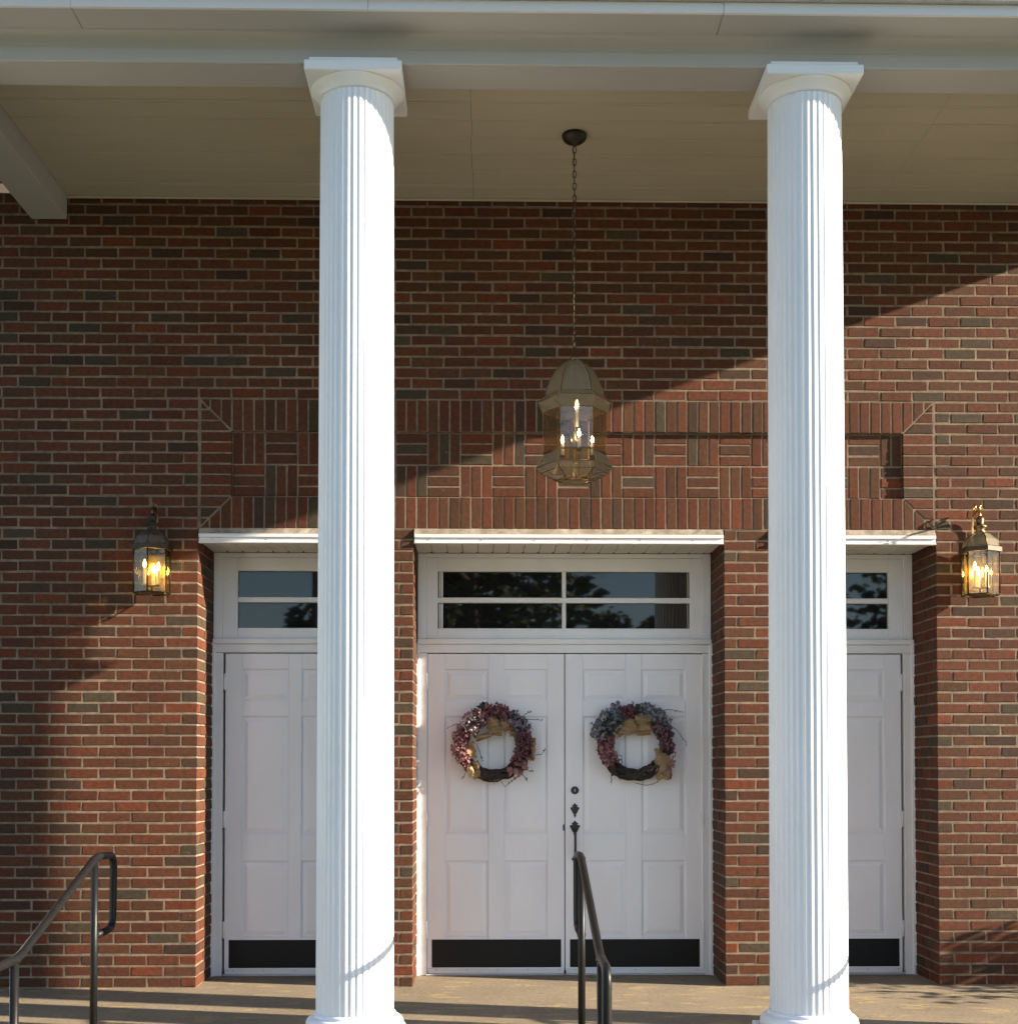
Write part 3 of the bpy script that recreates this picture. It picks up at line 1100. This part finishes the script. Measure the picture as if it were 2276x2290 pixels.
m.tube([(0, 0, -.02), (0, 0, -.60)], .006, 10)
m.lathe([(.003, -.66), (.014, -.652), (.020, -.63), (.012, -.605), (.022, -.59), (.010, -.57)], 20)
m.lathe([(.008, -.47), (.016, -.46), (.020, -.44), (.010, -.42), (.016, -.40), (.007, -.38)], 20)
m.build('stem', M_bright_brass, PL)
CND = [(R(-70), .060, -.44), (R(15), .105, -.455), (R(140), .085, -.45)]
for a, rr, zz in CND:
    cx, cy = rr * math.cos(a), rr * math.sin(a)
    m = MB()
    m.tube(fillet([(0, 0, -.60), (cx * .35, cy * .35, -.655), (cx * .8, cy * .8, -.655), (cx, cy, -.60), (cx, cy, zz - .075)], .04), .0042, 8)
    m.lathe([(.004, zz - .08), (.016, zz - .074), (.018, zz - .068), (.006, zz - .066)], 16, (cx, cy))
    arm = m.build('candle_arm', M_brass, PL)
    m = MB(); m.lathe([(.009, zz - .066), (.009, zz)], 14, (cx, cy)); m.build('candle', M_candle, arm)
    m = MB(); flame(m, cx, cy, zz + .001, 1.15); m.build('bulb', M_flame, arm)
m = MB(); m.lathe([(.009, -.37), (.009, -.27)], 14, (.012, -.01)); m.build('candle', M_candle, PL)
m = MB(); flame(m, .012, -.01, -.268, 1.25); m.build('bulb', M_flame, PL)

# ------------------------------------------------------------------ wall lanterns
def wall_lantern(x, lab, clear):
    root = empty('wall_lantern', (x, 0, 2.41))
    tag(root, lab, 'lantern', 'lit wall lanterns beside the outer doors', 'thing')
    C = (0, -.150)
    ph = R(30)
    prof = [(.112, .012), (.112, .268), (.126, .272), (.126, .300), (.112, .306), (.094, .352), (.060, .384), (.030, .396)]
    def hr(r, z): return hexring(r, z, ph, C)
    m = MB()
    for k in range(6):
        a, b = hr(.113, .010), hr(.113, .272)
        m.tube([a[k], b[k]], .0042, 6)
        m.tube([a[k], a[(k + 1) % 6]], .0042, 6)
    m.lathe([(.112, .270), (.128, .272), (.128, .300), (.108, .304), (.108, .272)], 6, C, ph, smooth=False, caps=False)
    m.build('cage', M_dark_brass, root)
    for k in range(6):
        a, b = hr(.110, .014), hr(.110, .269)
        m = MB(); thick_quad(m, [a[k], a[(k + 1) % 6], b[(k + 1) % 6], b[k]], .003)
        m.build('glass_pane', M_lamplit_glass, root)
    for k in range(6):
        m = MB()
        for j in range(4, 7):
            a, b = hr(*prof[j]), hr(*prof[j + 1])
            thick_quad(m, [a[k], a[(k + 1) % 6], b[(k + 1) % 6], b[k]], .004)
        m.build('dome_pane', M_smoke if clear else M_dome, root)
    m = MB()
    for k in range(6):
        m.tube([hr(*prof[j])[k] for j in range(4, 8)], .004, 6)
    m.lathe([(.030, .394), (.034, .400), (.022, .412), (.040, .428), (.042, .436), (.020, .446), (.024, .470), (.024, .486), (.012, .492), (.008, .50)], 20, C)
    m.build('roof_ribs', M_brass if clear else M_dark_brass, root)
    # back plate and curling bracket
    m = MB(); m.box(-.052, .052, -.022, -.001, .05, .30, .004)
    m.tube(fillet([(0, -.012, .27), (0, -.015, .44), (0, -.03, .53), (0, -.12, .545), (0, -.150, .515), (0, -.150, .492)], .05), .0065, 10)
    pts = []
    for k in range(15):
        t = k / 14
        a = math.pi * (.5 + 1.7 * t); rr = .026 * (1 - .45 * t)
        pts.append((.0, -.055 + rr * math.cos(a), .565 + rr * math.sin(a)))
    m.tube(pts, .005, 8)
    m.lathe([(.002, .57), (.006, .56), (.003, .553), (.008, .545), (.003, .535)][::-1], 12, C)
    m.build('bracket', M_bright_brass if clear else M_brass, root)
    m = MB(); m.box(-.060, .060, -.062, -.056, .022, .262, .001); m.build('reflector', M_bright_brass, root)
    m = MB(); m.lathe([(.085, .010), (.085, .016)], 6, C, ph, smooth=False); m.tube([(-.045, C[1], .055), (.045, C[1], .055)], .005, 8); m.tube([(0, C[1], .016), (0, C[1], .058)], .008, 10)
    m.build('candle_tray', M_brass, root)
    for dx, dy, h in ((-.040, -.015, .165), (.040, .0, .150), (0, .038, .14)):
        m = MB(); m.lathe([(.017, .058), (.018, .064), (.010, .066), (.010, h)], 14, (C[0] + dx, C[1] + dy))
        cd = m.build('candle', M_candle, root)
        m = MB(); flame(m, C[0] + dx, C[1] + dy, h + .001, 1.25); m.build('bulb', M_flame, cd)
    return root
wall_lantern(-2.553, 'lit brass wall lantern with solid dark dome left of the left doorway', False)
wall_lantern(2.528, 'lit brass wall lantern with see-through glass dome right of the right doorway', True)

# ------------------------------------------------------------------ handrails
RR = .0188
def handrail(x, lab):
    y0 = -1.72
    root = empty('handrail', (x, y0, 0))
    tag(root, lab, 'handrail', 'black pipe handrails on the porch steps', 'thing')
    def Q(y, z): return (0, y - y0, z)
    m = MB()
    path = [Q(-1.71, .535), Q(-1.40, .535), Q(-1.385, .908), Q(-1.69, .922), Q(-2.80, .575), Q(-3.10, .575), Q(-3.10, .10), Q(-2.83, .10)]
    m.tube(fillet(path, .075, 7), RR, 14)
    m.build('rail', M_rail, root)
    for y, zt, zb in ((-1.725, .900, .006), (-2.835, .563, GZ + .006)):
        m = MB(); m.tube([Q(y, zb), Q(y, zt)], RR * .97, 14)
        po = m.build('post', M_rail, root)
        m = MB(); m.lathe([(.055, zb - .005), (.055, zb + .004), (.030, zb + .012)], 24, (0, y - y0)); m.build('base_flange', M_rail, po)
    for y, z in ((-1.71, .908), (-2.825, .574), (-1.71, .535)):
        m = MB()
        m.lathe([(.0, z - .012), (RR * 1.12, z - .01), (RR * 1.16, z), (RR * 1.1, z + .01), (.0, z + .012)], 14, (0, y - y0), caps=False)
        m.build('weld_collar', M_rail, root)
    return root
handrail(-2.432, 'black pipe handrail on the left side of the steps')
handrail(-.048, 'black pipe handrail in the middle of the steps before the double doors')
handrail(2.335, 'black pipe handrail just past the right edge of the picture')

# ------------------------------------------------------------------ wreaths
def cloth_mat(name, c):
    m, nt, p = new_mat(name)
    n = noise(nt, pos(nt), 120, 2)
    nt.links.new(ramp(nt, n, [(0.3, tuple(q * .75 for q in c)), (0.7, c)]), p.inputs['Base Color'])
    p.inputs['Roughness'].default_value = .75
    return m
M_vine = ground_mat('grapevine', (0.022, 0.017, 0.015), (0.07, 0.05, 0.04), 30)
M_burlap = cloth_mat('burlap_ribbon', (0.29, 0.195, 0.095))
M_gold = cloth_mat('gold_ribbon', (0.55, 0.40, 0.18))
M_pink = cloth_mat('dusty_pink_flower', (0.42, 0.215, 0.215))
M_mag = cloth_mat('magenta_flower', (0.215, 0.078, 0.095))
M_lav = cloth_mat('lavender_flower', (0.23, 0.225, 0.27))
M_plum = cloth_mat('plum_flower', (0.16, 0.10, 0.115))
M_white = cloth_mat('white_flower', (0.66, 0.58, 0.56))
M_dleaf = cloth_mat('dark_leaf', (0.06, 0.07, 0.06))

def blob(m, c, r, rnd):
    ax = [Vector((rnd.uniform(-1, 1), rnd.uniform(-1, 1), rnd.uniform(-1, 1))).normalized() for _ in range(1)][0]
    q = ax.to_track_quat('Z', 'Y')
    s = [rnd.uniform(.6, 1.25) * r for _ in range(3)]
    vs = [Vector(c) + q @ Vector((a * s[0], b * s[1], d * s[2])) for a, b, d in ((1, 0, 0), (-1, 0, 0), (0, 1, 0), (0, -1, 0), (0, 0, 1), (0, 0, -1))]
    m.add(vs, [(0, 2, 4), (2, 1, 4), (1, 3, 4), (3, 0, 4), (2, 0, 5), (1, 2, 5), (3, 1, 5), (0, 3, 5)])
def petal(m, c, r, rnd):
    q = Vector((rnd.uniform(-1, 1), rnd.uniform(-1.2, .2), rnd.uniform(-1, 1))).normalized().to_track_quat('Z', 'Y')
    t = rnd.uniform(0, 6.28)
    vs = []
    for k in range(5):
        a = t + 2 * math.pi * k / 5
        vs.append(Vector(c) + q @ Vector((r * math.cos(a) * rnd.uniform(.6, 1.2), r * math.sin(a) * rnd.uniform(.6, 1.2), rnd.uniform(-.2, .3) * r)))
    vs.append(Vector(c) + q @ Vector((0, 0, -.35 * r)))
    m.add(vs, [(0, 1, 5), (1, 2, 5), (2, 3, 5), (3, 4, 5), (4, 0, 5)])

def crumple(cx, cz, w, h, rot, bulge, seed):
    """a crushed piece of wired cloth ribbon: folded across its length, edges curling, 1.5 mm thick"""
    rnd = random.Random(seed)
    nu, nv = 7, 9
    folds = [rnd.uniform(-.016, .016) for _ in range(nv)]
    vs = []
    ca, sa = math.cos(rot), math.sin(rot)
    for side in (0, 1):
        for j in range(nv):
            for i in range(nu):
                u, v = i / (nu - 1) * 2 - 1, j / (nv - 1) * 2 - 1
                x = u * w / 2 * (1 + .10 * math.sin(j * 1.7 + seed)) + .004 * math.sin(j * 2.3)
                z = v * h / 2 * (1 + .05 * math.sin(i * 1.9 + seed))
                y = -.075 - bulge * (1 - v * v) - folds[j] * .6 - .010 * math.sin(2.1 * u + seed + j * .5) + .006 * u * u + .0015 * side
                vs.append((cx + x * ca - z * sa, y, cz + x * sa + z * ca))
    m = MB(); fs = []
    o = nu * nv
    for j in range(nv - 1):
        for i in range(nu - 1):
            a = j * nu + i
            fs += [(a, a + 1, a + nu + 1, a + nu), (o + a, o + a + nu, o + a + nu + 1, o + a + 1)]
    for j in range(nv - 1):
        for i in (0, nu - 1):
            a = j * nu + i
            fs.append((a, a + nu, o + a + nu, o + a))
    for i in range(nu - 1):
        for j in (0, nv - 1):
            a = j * nu + i
            fs.append((a, a + 1, o + a + 1, o + a))
    m.add(vs, fs)
    return m

def wreath(cx, cz, lab, seed, spec, ribbons, twigs):
    rnd = random.Random(seed)
    root = empty('wreath', (cx, YL, cz))
    tag(root, lab, 'wreath', 'flower wreaths on the double doors', 'thing')
    RC, TR, YC = .203, .040, -.055
    m = MB()
    for s in range(26):
        pts = []
        ph0, tws = rnd.uniform(0, 6.28), rnd.choice((2, 3, 4, 5)) * rnd.choice((-1, 1))
        rr = TR * math.sqrt(rnd.uniform(.15, 1.0))
        off = rnd.uniform(0, 6.28)
        for k in range(49):
            t = off + 2 * math.pi * k / 48
            a = ph0 + tws * t
            r = RC + rr * math.cos(a) + rnd.uniform(-.002, .002)
            pts.append((r * math.cos(t), YC + rr * .8 * math.sin(a), r * math.sin(t)))
        m.tube(pts, rnd.uniform(.004, .0075), 5, cap=False)
    m.build('vine_ring', M_vine, root)
    for (a0, a1, n, mat, size, rad_lo, rad_hi, kind) in spec:
        m = MB()
        for _ in range(n):
            a = R(rnd.triangular(a0, a1) if kind != 'u' else rnd.uniform(a0, a1))
            r = rnd.uniform(rad_lo, rad_hi)
            y = YC - rnd.uniform(.015, .070) * (1 - ((r - .20) / .10) ** 2 * .5)
            c = (r * math.cos(a), y, r * math.sin(a))
            s = size * rnd.uniform(.7, 1.3)
            petal(m, c, s * 1.25, rnd)
            if rnd.random() < .5: blob(m, (c[0] + rnd.uniform(-s, s), c[1] - s * .3, c[2] + rnd.uniform(-s, s)), s * .55, rnd)
        m.build('flower_cluster', mat, root)
    for q, (rx_, rz_, w_, h_, rot_, mat) in enumerate(ribbons):
        crumple(rx_, rz_, w_, h_, R(rot_), .018, seed * 10 + q).build('ribbon', mat, root)
    for (pts) in twigs:
        m = MB()
        P = [Vector((x, YC + y, z)) for x, y, z in pts]
        m.tube(P, [.0022] * (len(P) - 1) + [.0012], 5)
        d = P[-1] - P[-2]
        for q in range(4):
            c = P[-1] - d * (q * .18) + Vector((rnd.uniform(-.007, .007), rnd.uniform(-.006, .006), rnd.uniform(-.007, .007)))
            blob(m, c, .0055, rnd)
        m.build('twig', M_vine, root)
    m = MB()
    for _ in range(26):
        a = rnd.uniform(0, 6.28); r = rnd.uniform(.19, .235)
        p0 = Vector((r * math.cos(a), YC - .01, r * math.sin(a)))
        dr = Vector((math.cos(a + rnd.uniform(-.9, .9)), rnd.uniform(-.5, .3), math.sin(a + rnd.uniform(-.9, .9))))
        m.tube([p0, p0 + dr * rnd.uniform(.02, .05)], [.0018, .001], 4)
    tag(m.build('twig_ends', M_vine, root), kind='stuff')
    m = MB(); m.tube([(0, -.03, .215), (0, -.008, .243), (0, -.004, .250)], .003, 6); m.build('hanger', M_iron, root)
    return root

wreath(-.466, 1.508, 'dried flower wreath with gold ribbon and white blossoms on left door leaf', 3,
       [(58, 122, 120, M_mag, .012, .18, .262, 'u'), (55, 125, 60, M_plum, .012, .17, .25, 'u'), (112, 150, 110, M_white, .0085, .15, .255, 'u'),
        (108, 160, 110, M_plum, .0125, .13, .24, 'u'), (124, 165, 50, M_pink, .009, .21, .27, 'u'), (166, 208, 110, M_pink, .010, .20, .275, 'u'),
        (155, 222, 90, M_mag, .0115, .17, .25, 'u'), (20, 56, 120, M_lav, .010, .17, .27, 'u'), (16, 60, 70, M_plum, .0115, .16, .25, 'u'),
        (-45, 22, 190, M_mag, .012, .15, .255, 'u'), (-62, -28, 80, M_pink, .0105, .18, .265, 'u'), (-25, 20, 60, M_plum, .0115, .14, .23, 'u'),
        (100, 110, 8, M_dleaf, .022, .24, .265, 'u')],
       [(-.008, .135, .075, .10, 8, M_burlap), (.095, .142, .088, .10, 16, M_burlap), (.018, .085, .07, .055, -5, M_burlap),
        (.165, .068, .125, .045, -8, M_burlap), (-.152, -.035, .065, .11, 8, M_burlap), (-.115, -.165, .05, .12, 6, M_burlap),
        (-.155, -.165, .045, .085, 18, M_gold), (-.070, .052, .10, .04, 18, M_burlap), (.255, -.03, .03, .15, -4, M_burlap)],
       [[(-.15, -.04, .10), (-.24, -.05, .135), (-.305, -.05, .105)], [(.17, -.04, .17), (.21, -.05, .20), (.242, -.05, .215)],
        [(.20, -.04, .165), (.255, -.04, .162), (.315, -.04, .160)], [(-.19, -.03, .12), (-.265, -.03, .07), (-.25, -.03, .02)],
        [(-.17, -.03, -.15), (-.19, -.04, -.20), (-.205, -.04, -.225)], [(.05, -.03, -.24), (.07, -.04, -.275), (.125, -.04, -.235)],
        [(.24, -.02, -.07), (.31, -.02, -.065), (.335, -.02, -.03)], [(.20, -.03, -.16), (.23, -.03, -.17), (.25, -.03, -.175)],
        [(.18, -.03, -.19), (.205, -.03, -.215), (.21, -.03, -.23)], [(-.11, -.02, .0), (-.09, -.02, -.05), (-.075, -.02, -.10)],
        [(.0, -.03, .23), (.012, -.03, .255), (.018, -.03, .275)], [(-.12, -.03, .19), (-.135, -.03, .21), (-.145, -.03, .225)]])
wreath(.456, 1.512, 'dried flower wreath with burlap bow and lavender blossoms on right door leaf', 9,
       [(30, 84, 230, M_lav, .010, .19, .285, 'u'), (112, 172, 260, M_lav, .011, .19, .30, 'u'), (115, 170, 130, M_dleaf, .0145, .16, .25, 'u'),
        (92, 116, 80, M_mag, .012, .18, .255, 'u'), (80, 104, 40, M_dleaf, .012, .21, .25, 'u'), (-10, 48, 180, M_plum, .012, .15, .25, 'u'),
        (-14, 30, 120, M_mag, .011, .17, .25, 'u'), (160, 217, 190, M_pink, .011, .14, .245, 'u'), (165, 224, 120, M_mag, .0115, .15, .245, 'u'),
        (-48, -24, 50, M_pink, .0095, .25, .285, 'u')],
       [(.053, .175, .11, .10, -6, M_burlap), (.055, .090, .092, .07, 4, M_burlap), (-.040, .115, .080, .11, 22, M_burlap), (-.10, .075, .05, .05, 40, M_burlap),
        (.180, -.130, .098, .205, 4, M_burlap), (-.150, -.150, .040, .11, 18, M_vine)],
       [[(.16, -.04, .215), (.22, -.05, .225), (.30, -.05, .21)], [(.21, -.03, .13), (.27, -.04, .09), (.335, -.04, .0)],
        [(-.155, -.03, -.19), (-.16, -.04, -.22), (-.155, -.04, -.255)], [(0, -.03, -.255), (.07, -.03, -.27), (.145, -.03, -.25)],
        [(-.24, -.03, .06), (-.255, -.03, .03), (-.235, -.03, -.005)], [(.24, -.03, -.04), (.265, -.03, -.06), (.24, -.03, -.10)],
        [(.23, -.03, -.15), (.235, -.03, -.20), (.22, -.03, -.235)], [(-.14, -.02, -.08), (-.09, -.02, -.075), (-.085, -.02, -.13)],
        [(-.015, -.03, .23), (-.015, -.03, .255), (-.013, -.03, .27)], [(-.24, -.03, .12), (-.275, -.03, .13), (-.285, -.03, .14)]])

# ------------------------------------------------------------------ trees and pole seen mirrored in the transom glass, shrub at the porch end
def tree(x, y, h, rx, rz, n, lab, seed, name='tree', leaf=.17, base=GZ - .05, group='trees across the road'):
    rnd = random.Random(seed)
    root = empty(name, (x, y, base))
    tag(root, lab, 'tree' if name == 'tree' else 'shrub', group if name == 'tree' else None, 'thing')
    m = MB()
    ct = h - rz
    m.tube([(0, 0, 0), (.05 * h * .1, .02, h * .3), (-.03 * h * .1, .05, h * .62), (.02, 0, h * .9)], [.028 * h, .021 * h, .013 * h, .003 * h], 9)
    for k in range(11):
        a = rnd.uniform(0, 6.28); z0 = h * rnd.uniform(.28, .7)
        e = Vector((math.cos(a) * rx * rnd.uniform(.5, .9), math.sin(a) * rx * rnd.uniform(.5, .9), z0 + h * rnd.uniform(.08, .22)))
        m.tube([(0, 0, z0), Vector((0, 0, z0)).lerp(e, .5) + Vector((0, 0, -.02 * h)), e], [.010 * h, .006 * h, .002 * h], 6)
    m.build('trunk', M_bark, root)
    m = MB()
    cl = [(rnd.uniform(-.75, .75) * rx, rnd.uniform(-.75, .75) * rx, ct + rnd.uniform(-.8, .75) * rz, rnd.uniform(.28, .48)) for _ in range(22)]
    for _ in range(n):
        c = rnd.choice(cl)
        d = Vector((rnd.gauss(0, 1), rnd.gauss(0, 1), rnd.gauss(0, 1))).normalized() * rnd.random() ** .4
        p = Vector((c[0], c[1], c[2])) + Vector((d.x * c[3] * rx, d.y * c[3] * rx, d.z * c[3] * rz))
        q = Vector((rnd.uniform(-1, 1), rnd.uniform(-1, 1), rnd.uniform(-.3, 1))).normalized().to_track_quat('Z', 'Y')
        s = leaf * rnd.uniform(.6, 1.4)
        m.add([p + q @ Vector(v) for v in ((-s, 0, 0), (0, -s * .5, s * .12), (s, 0, 0), (0, s * .5, s * .12))], [(0, 1, 2, 3)])
    m.build('crown', M_leaf, root)
    return root
tree(-.9, -36, 12.5, 4.3, 5.0, 5600, 'broad tall leafy tree mirrored in the left panes over the double doors', 11, leaf=.28)
tree(4.5, -37, 7.2, 2.2, 2.6, 3000, 'low bushy tree mirrored in the right panes over the double doors', 12, leaf=.22)
tree(6.3, -36, 8.9, 1.2, 3.4, 2000, 'slim pointed tree mirrored at the far right of the wide transom', 13, leaf=.20)
tree(-7.0, -36, 7.5, 1.7, 2.6, 2400, 'small rounded tree mirrored in the left single transom', 14, leaf=.20)
tree(14.0, -36, 9.8, 2.2, 3.6, 1700, 'loose leafy tree mirrored in the right single transom', 15, leaf=.22)
pl = empty('utility_pole', (-5.6, -31, GZ - .05))
tag(pl, 'wooden utility pole mirrored in the left single transom', 'pole', kind='thing')
m = MB(); m.tube([(0, 0, 0), (0, 0, 11)], [.15, .10], 12); m.build('shaft', M_bark, pl)
m = MB(); m.box(-1.1, 1.1, -.06, .06, 10.1, 10.22, .005); m.build('crossarm', M_bark, pl)
tree(5.35, -.66, 1.62, .62, .70, 1500, 'leafy shrub past the right end of the porch casting dappled shade', 21, name='shrub', leaf=.045)
